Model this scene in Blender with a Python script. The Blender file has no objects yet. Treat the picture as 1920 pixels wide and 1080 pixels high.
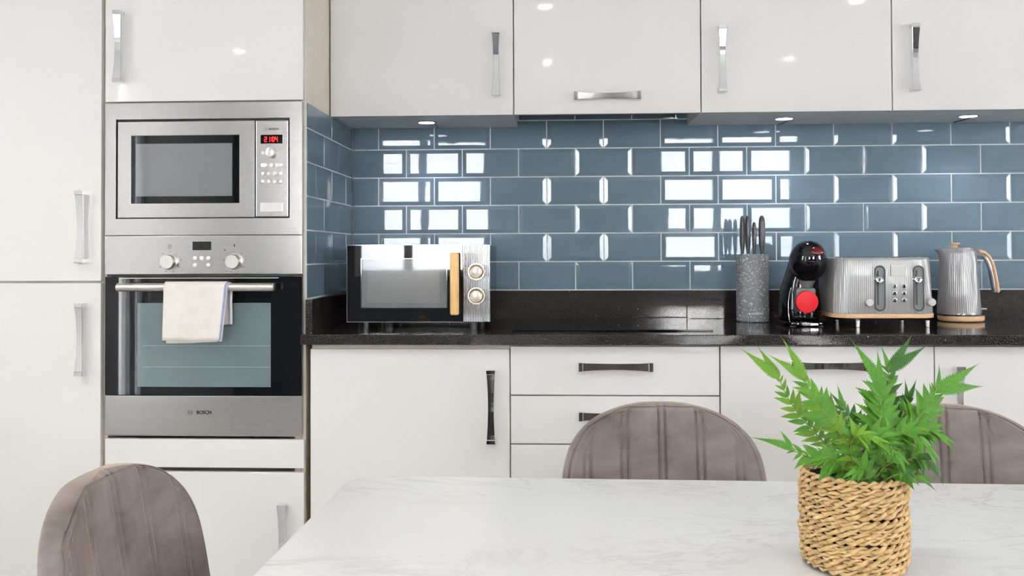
import bpy, bmesh, math, random
from mathutils import Vector, Matrix, Euler
random.seed(7)
S = bpy.context.scene
C = S.collection
PI = math.pi
R = math.radians

# ------------------------------------------------------------------ camera
cam_d = bpy.data.cameras.new('camera'); cam = bpy.data.objects.new('camera', cam_d); C.objects.link(cam)
yaw, pitch, roll = 0.0479, 0.0151, -0.0037
fw = Vector((-math.sin(yaw)*math.cos(pitch), math.cos(yaw)*math.cos(pitch), math.sin(pitch)))
r0 = Vector((math.cos(yaw), math.sin(yaw), 0)); u0 = r0.cross(fw)
rt = r0*math.cos(roll) + u0*math.sin(roll); up = rt.cross(fw)
m = Matrix((rt, up, -fw)).transposed().to_4x4(); m.translation = Vector((0.731, -3.2638, 1.1453))
cam.matrix_world = m
cam_d.sensor_width = 36.0; cam_d.lens = 1714.7/1920*36
cam_d.shift_y = -92.49/1920
cam_d.clip_start = 0.05
S.camera = cam

# ------------------------------------------------------------------ exposure, world, lights
S.view_settings.view_transform = 'Standard'
S.view_settings.look = 'None'
S.view_settings.gamma = 1.0
S.view_settings.use_curve_mapping = False
S.view_settings.exposure = 0.2
W = bpy.data.worlds.new('sky'); S.world = W; W.use_nodes = True
wn = W.node_tree; wn.nodes.clear()
wo = wn.nodes.new('ShaderNodeOutputWorld'); wb = wn.nodes.new('ShaderNodeBackground')
tc = wn.nodes.new('ShaderNodeTexCoord'); sx = wn.nodes.new('ShaderNodeSeparateXYZ'); rp = wn.nodes.new('ShaderNodeValToRGB')
cl = wn.nodes.new('ShaderNodeTexNoise'); cl.inputs['Scale'].default_value = 6.0; cl.inputs['Detail'].default_value = 5
mx = wn.nodes.new('ShaderNodeMix'); mx.data_type = 'RGBA'; mx.inputs['Factor'].default_value = 0.55
wn.links.new(tc.outputs['Generated'], sx.inputs[0]); wn.links.new(sx.outputs['Z'], rp.inputs[0])
wn.links.new(tc.outputs['Generated'], cl.inputs['Vector'])
e = rp.color_ramp.elements
e[0].position = 0.0; e[0].color = (0.55, 0.56, 0.52, 1)
e[1].position = 1.0; e[1].color = (0.62, 0.78, 1.0, 1)
n_ = e.new(0.06); n_.color = (1.0, 0.98, 0.95, 1)
wn.links.new(rp.outputs[0], mx.inputs['A']); cr = wn.nodes.new('ShaderNodeValToRGB'); wn.links.new(cl.outputs['Fac'], cr.inputs[0])
cr.color_ramp.elements[0].position = .38; cr.color_ramp.elements[0].color = (.36, .43, .55, 1)
cr.color_ramp.elements[1].position = .62; cr.color_ramp.elements[1].color = (1.0, .99, .97, 1)
wn.links.new(cr.outputs[0], mx.inputs['B'])
wn.links.new(mx.outputs['Result'], wb.inputs['Color']); wb.inputs['Strength'].default_value = 32.0
wn.links.new(wb.outputs[0], wo.inputs[0])

RX0, RX1, RY0, RH = -1.85, 4.3, -5.2, 2.45      # room: left, right, wall behind the camera, ceiling
WINS = [  # wall, a0, a1, z0, z1
    ('front', -0.95, 0.12, 0.95, 2.28), ('front', 1.66, 2.95, 0.95, 2.28), ('left', -3.66, -3.26, 0.20, 2.28), ('left', -2.00, -1.45, 0.95, 2.25), ('right', -2.60, -1.40, 1.00, 2.25)]  # right-wall window is unseen, added to brighten the right side
def portal(n, loc, rot, sx_, sy_):
    l = bpy.data.lights.new(n, 'AREA'); l.shape = 'RECTANGLE'; l.size = sx_; l.size_y = sy_
    l.cycles.is_portal = True
    o = bpy.data.objects.new(n, l); C.objects.link(o); o.location = loc; o.rotation_euler = rot
for w in WINS:
    if w[0] == 'front': portal('window_daylight', ((w[1]+w[2])/2, RY0-0.02, (w[3]+w[4])/2), (PI/2, 0, PI), w[2]-w[1], w[4]-w[3])
    elif w[0] == 'right': portal('window_daylight', (RX1+0.02, (w[1]+w[2])/2, (w[3]+w[4])/2), (PI/2, 0, PI/2), w[2]-w[1], w[4]-w[3])  # portal of the added right-wall window
    else: portal('window_daylight', (RX0-0.02, (w[1]+w[2])/2, (w[3]+w[4])/2), (PI/2, 0, -PI/2), w[2]-w[1], w[4]-w[3])
DOWN_W = 22.0
UNDER_W = 3.0

# ------------------------------------------------------------------ materials
def ramp(nt, fac, stops):
    r = nt.nodes.new('ShaderNodeValToRGB'); nt.links.new(fac, r.inputs[0]); el = r.color_ramp.elements
    el[0].position, el[0].color = stops[0][0], (*stops[0][1], 1)
    el[1].position, el[1].color = stops[-1][0], (*stops[-1][1], 1)
    for p, c in stops[1:-1]:
        x = el.new(p); x.color = (*c, 1)
    return r.outputs[0]
def base(name, rough, metal=0., ior=1.5, coat=0., **kw):
    m = bpy.data.materials.new(name); m.use_nodes = True
    nt = m.node_tree; b = nt.nodes['Principled BSDF']
    b.inputs['Roughness'].default_value = rough; b.inputs['Metallic'].default_value = metal
    b.inputs['IOR'].default_value = ior; b.inputs['Coat Weight'].default_value = coat
    b.inputs['Coat Roughness'].default_value = 0.03
    for k, v in kw.items(): b.inputs[k.replace('_', ' ')].default_value = v
    return m, nt, b
def coord(nt, scale=(1, 1, 1), out='Object'):
    t = nt.nodes.new('ShaderNodeTexCoord'); mp = nt.nodes.new('ShaderNodeMapping'); mp.inputs['Scale'].default_value = scale
    nt.links.new(t.outputs[out], mp.inputs[0]); return mp.outputs[0]
def noise(nt, vec, scale, detail=3, rough=.5, dist=0.):
    n = nt.nodes.new('ShaderNodeTexNoise'); nt.links.new(vec, n.inputs['Vector'])
    n.inputs['Scale'].default_value = scale; n.inputs['Detail'].default_value = detail; n.inputs['Roughness'].default_value = rough
    n.inputs['Distortion'].default_value = dist
    return n.outputs['Fac']
def bump(nt, b, h, strength, dist=.001):
    n = nt.nodes.new('ShaderNodeBump'); n.inputs['Strength'].default_value = strength; n.inputs['Distance'].default_value = dist
    nt.links.new(h, n.inputs['Height']); nt.links.new(n.outputs[0], b.inputs['Normal'])
def plain(name, col, rough, metal=0., var=.03, scale=8., **kw):
    m, nt, b = base(name, rough, metal, **kw)
    f = noise(nt, coord(nt), scale)
    c0 = tuple(max(0, c*(1-var)) for c in col); c1 = tuple(min(1, c*(1+var)) for c in col)
    nt.links.new(ramp(nt, f, [(.3, c0), (.7, c1)]), b.inputs['Base Color'])
    return m
def emit(name, col, strength):
    m = bpy.data.materials.new(name); m.use_nodes = True; nt = m.node_tree
    b = nt.nodes['Principled BSDF']; b.inputs['Base Color'].default_value = (*col, 1)
    b.inputs['Emission Color'].default_value = (*col, 1); b.inputs['Emission Strength'].default_value = strength
    return m
def brushed(name, col, rough, scale=(3, 3, 700)):
    m, nt, b = base(name, rough, 1.0)
    f = noise(nt, coord(nt, scale), 1.0, 4)
    nt.links.new(ramp(nt, f, [(.3, tuple(c*.94 for c in col)), (.7, tuple(min(1, c*1.05) for c in col))]), b.inputs['Base Color'])
    bump(nt, b, f, .25, .0004)
    return m
M = {}
M['door'] = plain('gloss_door', (.83, .803, .776), .045, var=.008, scale=2)
M['carcass'] = plain('cream_board', (.70, .63, .53), .45)
M['soffit'] = plain('matt_white_board', (.80, .785, .785), .5)
M['panel'] = plain('cream_end_panel', (.74, .66, .56), .3)
M['gap'] = plain('dark_gap', (.03, .026, .022), .6)
M['chrome'] = plain('chrome', (.82, .82, .83), .06, 1.0)
M['steel'] = brushed('brushed_steel', (.455, .440, .432), .24)
M['steelv'] = brushed('brushed_bar', (.66, .63, .60), .3, (700, 3, 3))
M['black_glass'] = plain('black_glass', (.004, .0045, .006), .02, var=.01, ior=1.4)
M['mirror_glass'] = plain('mirrored_black_glass', (.003, .0035, .005), .02, var=.01, ior=1.62)
M['dark_chrome'] = plain('satin_grey_metal', (.40, .40, .41), .16, 1.0)
M['grey_wall'] = plain('grey_paint', (.17, .173, .18), .6, var=.02, scale=2)
M['cavity_and_reflection'] = plain('oven_window', (.13, .175, .175), .03, var=.05)  # base colour holds the cavity enamel and a painted-in reflection
M['grey_glass'] = plain('microwave_window', (.17, .18, .18), .04, var=.03)
M['black'] = plain('black_plastic', (.012, .012, .013), .35)
M['black_gloss'] = plain('black_gloss', (.006, .006, .007), .06)
M['white_btn'] = plain('silver_button', (.80, .78, .75), .25, .35)
M['wall'] = plain('white_paint', (.80, .79, .77), .6, var=.01, scale=2)
M['ceil'] = plain('ceiling_paint', (.84, .84, .83), .7, var=.01, scale=2)
M['grout'] = plain('white_grout', (.90, .90, .90), .8, var=.06, scale=60)
M['wframe'] = plain('window_frame', (.75, .75, .75), .35)
M['velvet_leg'] = plain('black_metal_leg', (.015, .015, .016), .4)
M['knife'] = plain('knife_handle', (.05, .05, .052), .38, var=.15, scale=40)
M['red'] = plain('red_plastic', (.62, .005, .012), .45, ior=1.35, var=.05)
M['dark_red'] = plain('dark_red_plastic', (.35, .01, .015), .3)
M['reflected_red'] = plain('painted_red_reflection', (.10, .004, .006), .12)  # wine red of the reflection painted on the coffee machine head
M['white'] = plain('white_print', (.85, .85, .85), .5)
M['ink'] = plain('black_print', (.01, .01, .01), .5)
M['greyink'] = plain('grey_print', (.16, .15, .15), .4)
M['towel'] = plain('towel_cotton', (.80, .755, .69), .95, var=.04, scale=30)
M['towel_blue'] = plain('towel_blue_stripe', (.28, .30, .48), .95, var=.1, scale=60)
M['toaster'] = plain('grey_enamel', (.26, .247, .243), .14, coat=1.0, var=.02)
M['toaster_dark'] = plain('dark_grey_inset', (.13, .14, .135), .4)
M['lens'] = emit('spot_lens', (.95, .92, 1.0), 14.0)
M['lamp'] = emit('downlight_lens', (1.0, .93, .82), 30.0)
M['led'] = emit('red_led', (1.0, .01, .015), 2.2)
M['soil'] = plain('dark_soil', (.012, .009, .007), .95, var=.4, scale=80)
M['shelf'] = plain('oven_shelf', (.24, .30, .30), .3)
M['copper'] = plain('brass_ring', (.78, .55, .30), .2, 1.0)

# tile glaze: faint cloudiness, nearly flat
m_, nt, b = base('blue_grey_glaze', .02, ior=1.46)
f = noise(nt, coord(nt), 9, 3)
nt.links.new(ramp(nt, f, [(.3, (.118, .172, .212)), (.7, (.136, .192, .232))]), b.inputs['Base Color'])
bump(nt, b, noise(nt, coord(nt), 22, 1), .05, .001)
M['tile'] = m_
# polished black granite with bright flecks
m_, nt, b = base('black_granite', .09)
v = nt.nodes.new('ShaderNodeTexVoronoi'); v.inputs['Scale'].default_value = 75
nt.links.new(coord(nt), v.inputs['Vector'])
fine = noise(nt, coord(nt), 480, 2)
c1 = ramp(nt, fine, [(.44, (.004, .0036, .0036)), (.74, (.095, .080, .075))])
fl = ramp(nt, v.outputs['Distance'], [(.0, (1, 1, 1)), (.085, (1, 1, 1)), (.11, (0, 0, 0))])
sel = nt.nodes.new('ShaderNodeSeparateColor'); nt.links.new(v.outputs['Color'], sel.inputs[0])
few = ramp(nt, sel.outputs[0], [(.90, (0, 0, 0)), (.92, (1, 1, 1))])
mul = nt.nodes.new('ShaderNodeMix'); mul.data_type = 'RGBA'; mul.blend_type = 'MULTIPLY'; mul.inputs['Factor'].default_value = 1
nt.links.new(fl, mul.inputs['A']); nt.links.new(few, mul.inputs['B'])
mxx = nt.nodes.new('ShaderNodeMix'); mxx.data_type = 'RGBA'
nt.links.new(mul.outputs['Result'], mxx.inputs['Factor']); nt.links.new(c1, mxx.inputs['A']); mxx.inputs['B'].default_value = (.75, .73, .72, 1)
nt.links.new(mxx.outputs['Result'], b.inputs['Base Color'])
M['granite'] = m_
# white marble-look table
m_, nt, b = base('white_marble', .22)
vec = coord(nt, (1.0, 2.6, 1))
n1 = noise(nt, vec, 3.2, 9, .62, 1.4)
veins = ramp(nt, n1, [(.0, (.735, .735, .73)), (.47, (.735, .735, .73)), (.50, (.50, .50, .505)), (.53, (.725, .725, .72)), (1, (.735, .735, .73))])
n2 = noise(nt, vec, 1.3, 4)
msk = ramp(nt, n2, [(.42, (0, 0, 0)), (.66, (.75, .75, .75))])
mm = nt.nodes.new('ShaderNodeMix'); mm.data_type = 'RGBA'; nt.links.new(msk, mm.inputs['Factor'])
mm.inputs['A'].default_value = (.735, .735, .73, 1); nt.links.new(veins, mm.inputs['B'])
nt.links.new(mm.outputs['Result'], b.inputs['Base Color'])
M['marble'] = m_
# crushed taupe velvet
m_, nt, b = base('taupe_velvet', .85)
b.inputs['Sheen Weight'].default_value = .55; b.inputs['Sheen Roughness'].default_value = .35
b.inputs['Sheen Tint'].default_value = (.75, .58, .42, 1)
n1 = noise(nt, coord(nt, (.8, 1, 1.25)), 8, 7, .6, .35)
nt.links.new(ramp(nt, n1, [(.30, (.085, .066, .059)), (.45, (.145, .117, .108)), (.55, (.175, .145, .136)), (.70, (.220, .184, .170))]), b.inputs['Base Color'])
bump(nt, b, noise(nt, coord(nt), 900, 2), .3, .0006)
M['velvet'] = m_
# wood
def wood(name, c0, c1, scale):
    m, nt, b = base(name, .45)
    f = noise(nt, coord(nt, scale), 1, 5, .6, .5)
    nt.links.new(ramp(nt, f, [(.3, c0), (.7, c1)]), b.inputs['Base Color'])
    return m
M['wood'] = wood('pale_wood', (.62, .37, .19), (.78, .52, .30), (30, 200, 200))
M['bamboo'] = wood('bamboo', (.62, .36, .12), (.80, .52, .22), (200, 200, 14))
M['floor'] = wood('grey_floor', (.40, .38, .36), (.50, .48, .455), (2, 30, 10))
# speckled stone coating of the knife block
m_, nt, b = base('speckled_grey', .45)
v = nt.nodes.new('ShaderNodeTexVoronoi'); v.inputs['Scale'].default_value = 260; nt.links.new(coord(nt), v.inputs['Vector'])
s_ = nt.nodes.new('ShaderNodeSeparateColor'); nt.links.new(v.outputs['Color'], s_.inputs[0])
nt.links.new(ramp(nt, s_.outputs[0], [(.0, (.13, .133, .137)), (.55, (.19, .193, .198)), (.90, (.25, .25, .255)), (.93, (.65, .65, .66))]), b.inputs['Base Color'])
M['speckle'] = m_
# seagrass
m_, nt, b = base('seagrass', .75)
f = noise(nt, coord(nt), 75, 4, .6)
nt.links.new(ramp(nt, f, [(.25, (.20, .11, .04)), (.47, (.43, .275, .115)), (.75, (.62, .44, .23))]), b.inputs['Base Color'])
bump(nt, b, noise(nt, coord(nt), 600, 2), .5, .0008)
M['seagrass'] = m_
# fern leaf: two greens
def leafmat(name, c0, c1):
    m, nt, b = base(name, .55, ior=1.35)
    f = noise(nt, coord(nt), 40, 2)
    nt.links.new(ramp(nt, f, [(.3, c0), (.7, c1)]), b.inputs['Base Color'])
    b.inputs['Subsurface Weight'].default_value = .0
    b.inputs['Transmission Weight'].default_value = 0
    return m
M['leaf'] = leafmat('fern_green', (.030, .115, .007), (.075, .215, .013))
M['leaf2'] = leafmat('fern_yellow_green', (.062, .155, .006), (.120, .250, .014))
M['leaf3'] = leafmat('fern_deep_green', (.012, .060, .005), (.034, .120, .010))
M['stem'] = leafmat('fern_stem', (.16, .20, .03), (.22, .28, .05))
M['glass'] = None
m_, nt, b = base('window_glass', .0, ior=1.45); b.inputs['Transmission Weight'].default_value = 1.0
b.inputs['Base Color'].default_value = (1, 1, 1, 1)
M['glass'] = m_

# ------------------------------------------------------------------ mesh helpers
class B:
    def __init__(s): s.bm = bmesh.new(); s.mi = 0
    def faces(s, fs):
        for f in fs: f.material_index = s.mi
    def box(s, x0, x1, y0, y1, z0, z1, bev=0., seg=2):
        r = bmesh.ops.create_cube(s.bm, size=1); vs = r['verts']
        for v in vs: v.co = Vector(((x0+x1)/2+v.co.x*(x1-x0), (y0+y1)/2+v.co.y*(y1-y0), (z0+z1)/2+v.co.z*(z1-z0)))
        fs = {f for v in vs for f in v.link_faces}; s.faces(fs)
        if bev > 0:
            es = list({e for v in vs for e in v.link_edges})
            q = bmesh.ops.bevel(s.bm, geom=es, offset=bev, segments=seg, profile=.5, affect='EDGES'); s.faces(q['faces'])
        return s
    def loft(s, secs, caps=True, closed=True):
        rows = [[s.bm.verts.new(p) for p in sec] for sec in secs]; n = len(rows[0])
        for a, b_ in zip(rows, rows[1:]):
            for i in range(n if closed else n-1):
                j = (i+1) % n
                f = s.bm.faces.new((a[i], a[j], b_[j], b_[i])); f.material_index = s.mi
        if caps and closed:
            for rw, rev in ((rows[0], True), (rows[-1], False)):
                f = s.bm.faces.new(rw[::-1] if rev else rw); f.material_index = s.mi
        return rows
    def lathe(s, prof, c=(0, 0, 0), axis='Z', n=40, sx=1, sy=1, caps=True):
        secs = []
        for r, z in prof:
            sec = []
            for i in range(n):
                a = 2*PI*i/n; x, y = r*math.cos(a)*sx, r*math.sin(a)*sy
                if axis == 'Z': p = (c[0]+x, c[1]+y, c[2]+z)
                elif axis == 'Y': p = (c[0]+x, c[1]+z, c[2]+y)      # z runs along +Y
                else: p = (c[0]+z, c[1]+x, c[2]+y)
                sec.append(p)
            secs.append(sec)
        s.loft(secs, caps); return s
    def knob(s, x, y, z, r, depth, n=28, bev=.0015):       # disc facing -Y, its back on plane y
        s.lathe([(r, 0), (r, -(depth-bev)), (r-bev*.4, -(depth-bev*.3)), (r-bev, -depth)], (x, y, z), 'Y', n); return s
    def tube(s, pts, rad, n=8, caps=True):
        pts = [Vector(p) for p in pts]; N = len(pts); secs = []
        t = (pts[1]-pts[0]).normalized(); ref = Vector((0, 0, 1)) if abs(t.z) < .9 else Vector((1, 0, 0))
        a = t.cross(ref).normalized()
        for i, p in enumerate(pts):
            t = (pts[min(i+1, N-1)]-pts[max(i-1, 0)]).normalized()
            a = (a-t*a.dot(t)).normalized(); c = t.cross(a)
            r = rad(i/(N-1)) if callable(rad) else rad
            secs.append([p+(a*math.cos(2*PI*k/n)+c*math.sin(2*PI*k/n))*r for k in range(n)])
        s.loft(secs, caps); return s
    def prism(s, poly, y0, y1, bev=0., plane='XZ'):         # polygon in plane, extruded
        def P(q, d): return (q[0], d, q[1]) if plane == 'XZ' else ((q[0], q[1], d) if plane == 'XY' else (d, q[0], q[1]))
        a = [s.bm.verts.new(P(q, y0)) for q in poly]; b_ = [s.bm.verts.new(P(q, y1)) for q in poly]; n = len(poly)
        fs = [s.bm.faces.new(a), s.bm.faces.new(b_[::-1])]
        for i in range(n):
            j = (i+1) % n; fs.append(s.bm.faces.new((a[j], a[i], b_[i], b_[j])))
        s.faces(fs)
        if bev > 0:
            es = [e for e in a[0].link_faces[0].edges] if False else list({e for f in fs[:2] for e in f.edges})
            q = bmesh.ops.bevel(s.bm, geom=es, offset=bev, segments=2, profile=.5, affect='EDGES'); s.faces(q['faces'])
        return s
def stadium(cx, cz, w, h, n=10):                            # vertical rounded slot outline
    r = w/2; P = []
    for k in range(n+1): a = PI*k/n; P.append((cx+r*math.cos(a), cz+h/2-r+r*math.sin(a)))
    for k in range(n+1): a = PI+PI*k/n; P.append((cx+r*math.cos(a), cz-h/2+r+r*math.sin(a)))
    return P
def rrect(x0, x1, y0, y1, r, n=6):
    P = []
    for cx, cy, a0 in ((x1-r, y1-r, 0), (x0+r, y1-r, PI/2), (x0+r, y0+r, PI), (x1-r, y0+r, 1.5*PI)):
        for k in range(n+1): a = a0+PI/2*k/n; P.append((cx+r*math.cos(a), cy+r*math.sin(a)))
    return P
ORG = {}
def make(name, me, parent=None):
    o = bpy.data.objects.new(name, me); C.objects.link(o)
    if parent is not None: o.parent = parent; ORG[o] = ORG[parent]
    return o
def part(name, b, mat, parent=None, smooth=None, origin=None, label=None):
    """link the mesh as ONE object; parts are shifted into the frame of their thing"""
    bm = b.bm
    bmesh.ops.recalc_face_normals(bm, faces=bm.faces)
    og = ORG[parent] if parent is not None else Vector(origin or (0, 0, 0))
    if og.length > 0: bmesh.ops.translate(bm, vec=-og, verts=bm.verts)
    me = bpy.data.meshes.new(name); bm.to_mesh(me); bm.free()
    for mm_ in (mat if isinstance(mat, (list, tuple)) else [mat]): me.materials.append(M[mm_])
    if smooth is not None:
        me.shade_smooth(); me.set_sharp_from_angle(angle=R(smooth))
    o = make(name, me, parent)
    if parent is None: o.location = og; ORG[o] = og
    if label: o['label'] = label
    return o
def thing(name, label, cat, org, group=None, rotz=0.):
    o = bpy.data.objects.new(name, None); C.objects.link(o); o.location = org; o.rotation_euler = (0, 0, rotz)
    o.empty_display_size = .05
    ORG[o] = Vector(org); return tag(o, label, cat, group)
def tag(o, label, cat, group=None):
    o['label'] = label; o['category'] = cat
    if group: o['group'] = group
    return o
def struct(o): o['kind'] = 'structure'; return o
def text(body, size, loc, mat, parent, name='lettering', off=0., spacing=1., ext=.0002, curve=None):
    cu = bpy.data.curves.new('text', 'FONT'); cu.body = body; cu.size = size; cu.extrude = ext; cu.offset = off
    cu.align_x = 'CENTER'; cu.align_y = 'CENTER'; cu.space_character = spacing; cu.resolution_u = 3
    t = bpy.data.objects.new('text', cu); C.objects.link(t)
    me = bpy.data.meshes.new_from_object(t.evaluated_get(bpy.context.evaluated_depsgraph_get()))
    bpy.data.objects.remove(t); bpy.data.curves.remove(cu)
    b = B(); b.bm.from_mesh(me); bpy.data.meshes.remove(me)
    for v in b.bm.verts:
        x, y, z = v.co
        if curve: a = x/curve; v.co = (loc[0]+(curve+z)*math.sin(a), loc[1]-(curve+z)*math.cos(a), loc[2]+y)   # loc = axis of a cylinder
        else: v.co = (loc[0]+x, loc[1]-z, loc[2]+y)
    return part(name, b, mat, parent)

# ================================================================== the room
struct(part('floor', B().box(RX0, RX1, RY0, .10, -.05, 0), 'floor'))
struct(part('ceiling', B().box(RX0, RX1, RY0, .10, RH, RH+.05), 'ceil'))
wall_back = struct(part('wall_back', B().box(RX0, RX1, .0085, .10, 0, RH), 'wall'))
def holed_wall(name, a0, a1, holes, f, mat='wall'):
    b = B(); xs = sorted([a0, a1]+[h for w in holes for h in (w[1], w[2])])
    for p, q in zip(xs, xs[1:]):
        hole = [w for w in holes if w[1] <= p+1e-6 and q-1e-6 <= w[2]]
        if hole: f(b, p, q, 0, hole[0][3]); f(b, p, q, hole[0][4], RH)
        else: f(b, p, q, 0, RH)
    return struct(part(name, b, mat))
holed_wall('wall_front', RX0, RX1, [w for w in WINS if w[0] == 'front'], lambda b, p, q, z0, z1: b.box(p, q, RY0-.1, RY0, z0, z1), 'grey_wall')
holed_wall('wall_left', RY0, .10, [w for w in WINS if w[0] == 'left'], lambda b, p, q, z0, z1: b.box(RX0-.1, RX0, p, q, z0, z1))
holed_wall('wall_right', RY0, .10, [w for w in WINS if w[0] == 'right'], lambda b, p, q, z0, z1: b.box(RX1, RX1+.1, p, q, z0, z1))
for i, (side, a0, a1, z0, z1) in enumerate(WINS):
    def bx(b, p, q, d0, d1, zz0, zz1):
        if side == 'right': return b.box(RX1+d0, RX1+d1, p, q, zz0, zz1, .003)
        return b.box(p, q, RY0-d1, RY0-d0, zz0, zz1, .003) if side == 'front' else b.box(RX0-d1, RX0-d0, p, q, zz0, zz1, .003)
    b = B(); t = .055; mid = a0+(a1-a0)*.42
    for p, q, zz0, zz1 in ((a0, a1, z0, z0+t), (a0, a1, z1-t, z1), (a0, a0+t, z0+t, z1-t), (a1-t, a1, z0+t, z1-t), (mid-.035, mid+.035, z0+t, z1-t)):
        bx(b, p, q, .02, .08, zz0, zz1)
    fr = struct(part('window_%d' % (i+1), b, 'wframe'))
    for p, q in ((a0+t, mid-.035), (mid+.035, a1-t)):
        bb = B(); bx(bb, p, q, .047, .053, z0+t, z1-t); part('pane', bb, 'glass', fr)
# skirting at the wall behind the table
struct(part('baseboard_right', B().box(RX1-.015, RX1-.001, RY0, -.7, 0, .09, .003), 'wframe'))

# ------------------------------------------------------------------ bevelled wall tiles
ZF = 1.0113; TP, TQ, GAP = .202, .101, .0040
X0J = .0938
def tile_mesh(w, h, bl, br, bb, bt, key={}):
    k = (round(w, 4), round(h, 4), bl, br, bb, bt)
    if k in key: return key[k]
    B1, D0, D1 = .0130, .0070, .0086        # bevel width, edge height, face height
    x = [0, B1 if bl else .0006, w-(B1 if br else .0006), w]; z = [0, B1 if bb else .0006, h-(B1 if bt else .0006), h]
    bm = bmesh.new()
    bk = [bm.verts.new((px, 0, pz)) for px, pz in ((0, 0), (w, 0), (w, h), (0, h))]
    ed = [bm.verts.new((px, -D0, pz)) for px, pz in ((0, 0), (w, 0), (w, h), (0, h))]
    # an edge that was cut keeps the full face height
    fc = [bm.verts.new((px, -D1, pz)) for px, pz in ((x[1], z[1]), (x[2], z[1]), (x[2], z[2]), (x[1], z[2]))]
    for i in range(4):
        j = (i+1) % 4
        bm.faces.new((bk[i], bk[j], ed[j], ed[i])); bm.faces.new((ed[i], ed[j], fc[j], fc[i]))
    bm.faces.new(fc); bm.faces.new(bk[::-1])
    bmesh.ops.recalc_face_normals(bm, faces=bm.faces)
    me = bpy.data.meshes.new('tile'); bm.to_mesh(me); bm.free(); me.materials.append(M['tile'])
    key[k] = me; return me
TILE_X1 = 3.0
part('grout', B().box(0.0, TILE_X1, .0030, .0084, ZF-.002, ZF+7*TQ), 'grout', wall_back)
for row in range(7):
    z = ZF+row*TQ+GAP/2; h = TQ-GAP
    j0 = X0J+(TP/2 if row % 2 == 0 else 0)-TP
    edges = []
    x = j0
    while x < TILE_X1: edges.append((x, x+TP)); x += TP
    for a, c in edges:
        p, q = max(a, 0.0)+GAP/2, min(c, TILE_X1)-GAP/2
        if q-p < .012: continue
        o = make('tile', tile_mesh(q-p, h, a >= 0, c <= TILE_X1, True, True), wall_back)
        o.location = (p, .0085, z)
        o.rotation_euler = (R(random.gauss(0, .10)), 0, R(random.gauss(0, .10)))

# ================================================================== cabinets
def handle_mesh(L=.212):
    secs = []
    def sec(s_, w, d0, d1): return [(-w/2, -d0, s_), (w/2, -d0, s_), (w/2, -d1, s_), (-w/2, -d1, s_)]
    N = 16; h = L/2; leg = .011
    def wd(t): return .0175+.0085*abs(t)**2.0
    def fr(t): return .0205+.009*abs(t)**2
    rows = [sec(-h, wd(1), 0, .029), sec(-h+leg, wd(.95), 0, fr(.95)), sec(-h+leg, wd(.95), fr(.95)-.0105, fr(.95))]
    for k in range(1, N):
        t = -1+2*k/N
        if abs(t) < .88: rows.append(sec(t*h, wd(t), fr(t)-.0075, fr(t)))
    rows += [sec(h-leg, wd(.95), fr(.95)-.0105, fr(.95)), sec(h-leg, wd(.95), 0, fr(.95)), sec(h, wd(1), 0, .029)]
    b = B(); b.loft(rows); bmesh.ops.remove_doubles(b.bm, verts=b.bm.verts, dist=1e-6)
    bmesh.ops.recalc_face_normals(b.bm, faces=b.bm.faces)
    es = [e for e in b.bm.edges if len(e.link_faces) == 2 and e.calc_face_angle(0) > .9]
    bmesh.ops.bevel(b.bm, geom=es, offset=.0008, segments=1, affect='EDGES')
    me = bpy.data.meshes.new('handle'); b.bm.to_mesh(me); b.bm.free(); me.materials.append(M['chrome']); return me
HM = handle_mesh()
def handle(door, x, y, z, horiz=False):
    o = make('handle', HM, door); o.location = Vector((x, y, z))-ORG[door]
    if horiz: o.rotation_euler = (0, PI/2, 0)
    return o
def front(root, x0, x1, z0, z1, y, name='door', th=.018, mat='door'):
    return part(name, B().box(x0, x1, y, y+th, z0, z1, .0015), mat, root)
YT, YB, YW = -.622, -.6156, -.3215
TOP = 2.31
# tall larder cupboards on the left
def larder(x0, x1, label, hx):
    r = thing('larder_cabinet', label, 'cabinet', ((x0+x1)/2, -.3, 0), 'tall cupboards beside the oven')
    part('carcass', B().box(x0, x1, YT+.0195, -.001, .15, TOP), 'carcass', r)
    part('plinth', B().box(x0, x1, -.55, -.53, 0, .148), 'door', r)
    d = front(r, x0+.0015, x1-.0015, 1.0655, TOP, YT); handle(d, hx, YT, 1.2255)
    d = front(r, x0+.0015, x1-.0015, .16, 1.0595, YT); handle(d, hx, YT, .8945)
larder(-1.213, -.6105, 'tall white gloss two-door larder cupboard to the left of the oven tower', -.666)
larder(-1.835, -1.2145, 'white larder cupboard beyond the left frame edge', -1.28)
# oven tower
r = thing('oven_tower_cabinet', 'white cabinet tower holding the steel microwave and oven', 'cabinet', (-.31, -.3, 0))
b = B(); b.box(-.6095, -.5985, -.6025, -.001, .15, TOP); b.box(-.0375, -.0192, -.6025, -.001, .15, TOP)
b.box(-.5985, -.0375, -.6025, -.001, .15, .168); b.box(-.5985, -.0375, -.60, -.001, .606, .613); b.box(-.5985, -.0375, -.60, -.001, 1.593, 1.611)
b.box(-.5985, -.0375, -.02, -.001, .168, .606); b.box(-.5985, -.0375, -.60, -.03, TOP-.018, TOP)
part('carcass', b, 'carcass', r)
part('plinth', B().box(-.6095, -.0192, -.55, -.53, 0, .148), 'door', r)
d = front(r, -.6005, -.0075, 1.5955, TOP, YT); handle(d, -.554, YT, 1.7555)
front(r, -.5985, -.005, .5185, .6015, YT, 'filler_panel')
part('shadow_gap', B().box(-.585, -.02, -.598, -.59, .500, .520), 'gap', r)
d = front(r, -.5975, -.005, .16, .5060, YT); handle(d, -.065, YT, .312)
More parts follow.
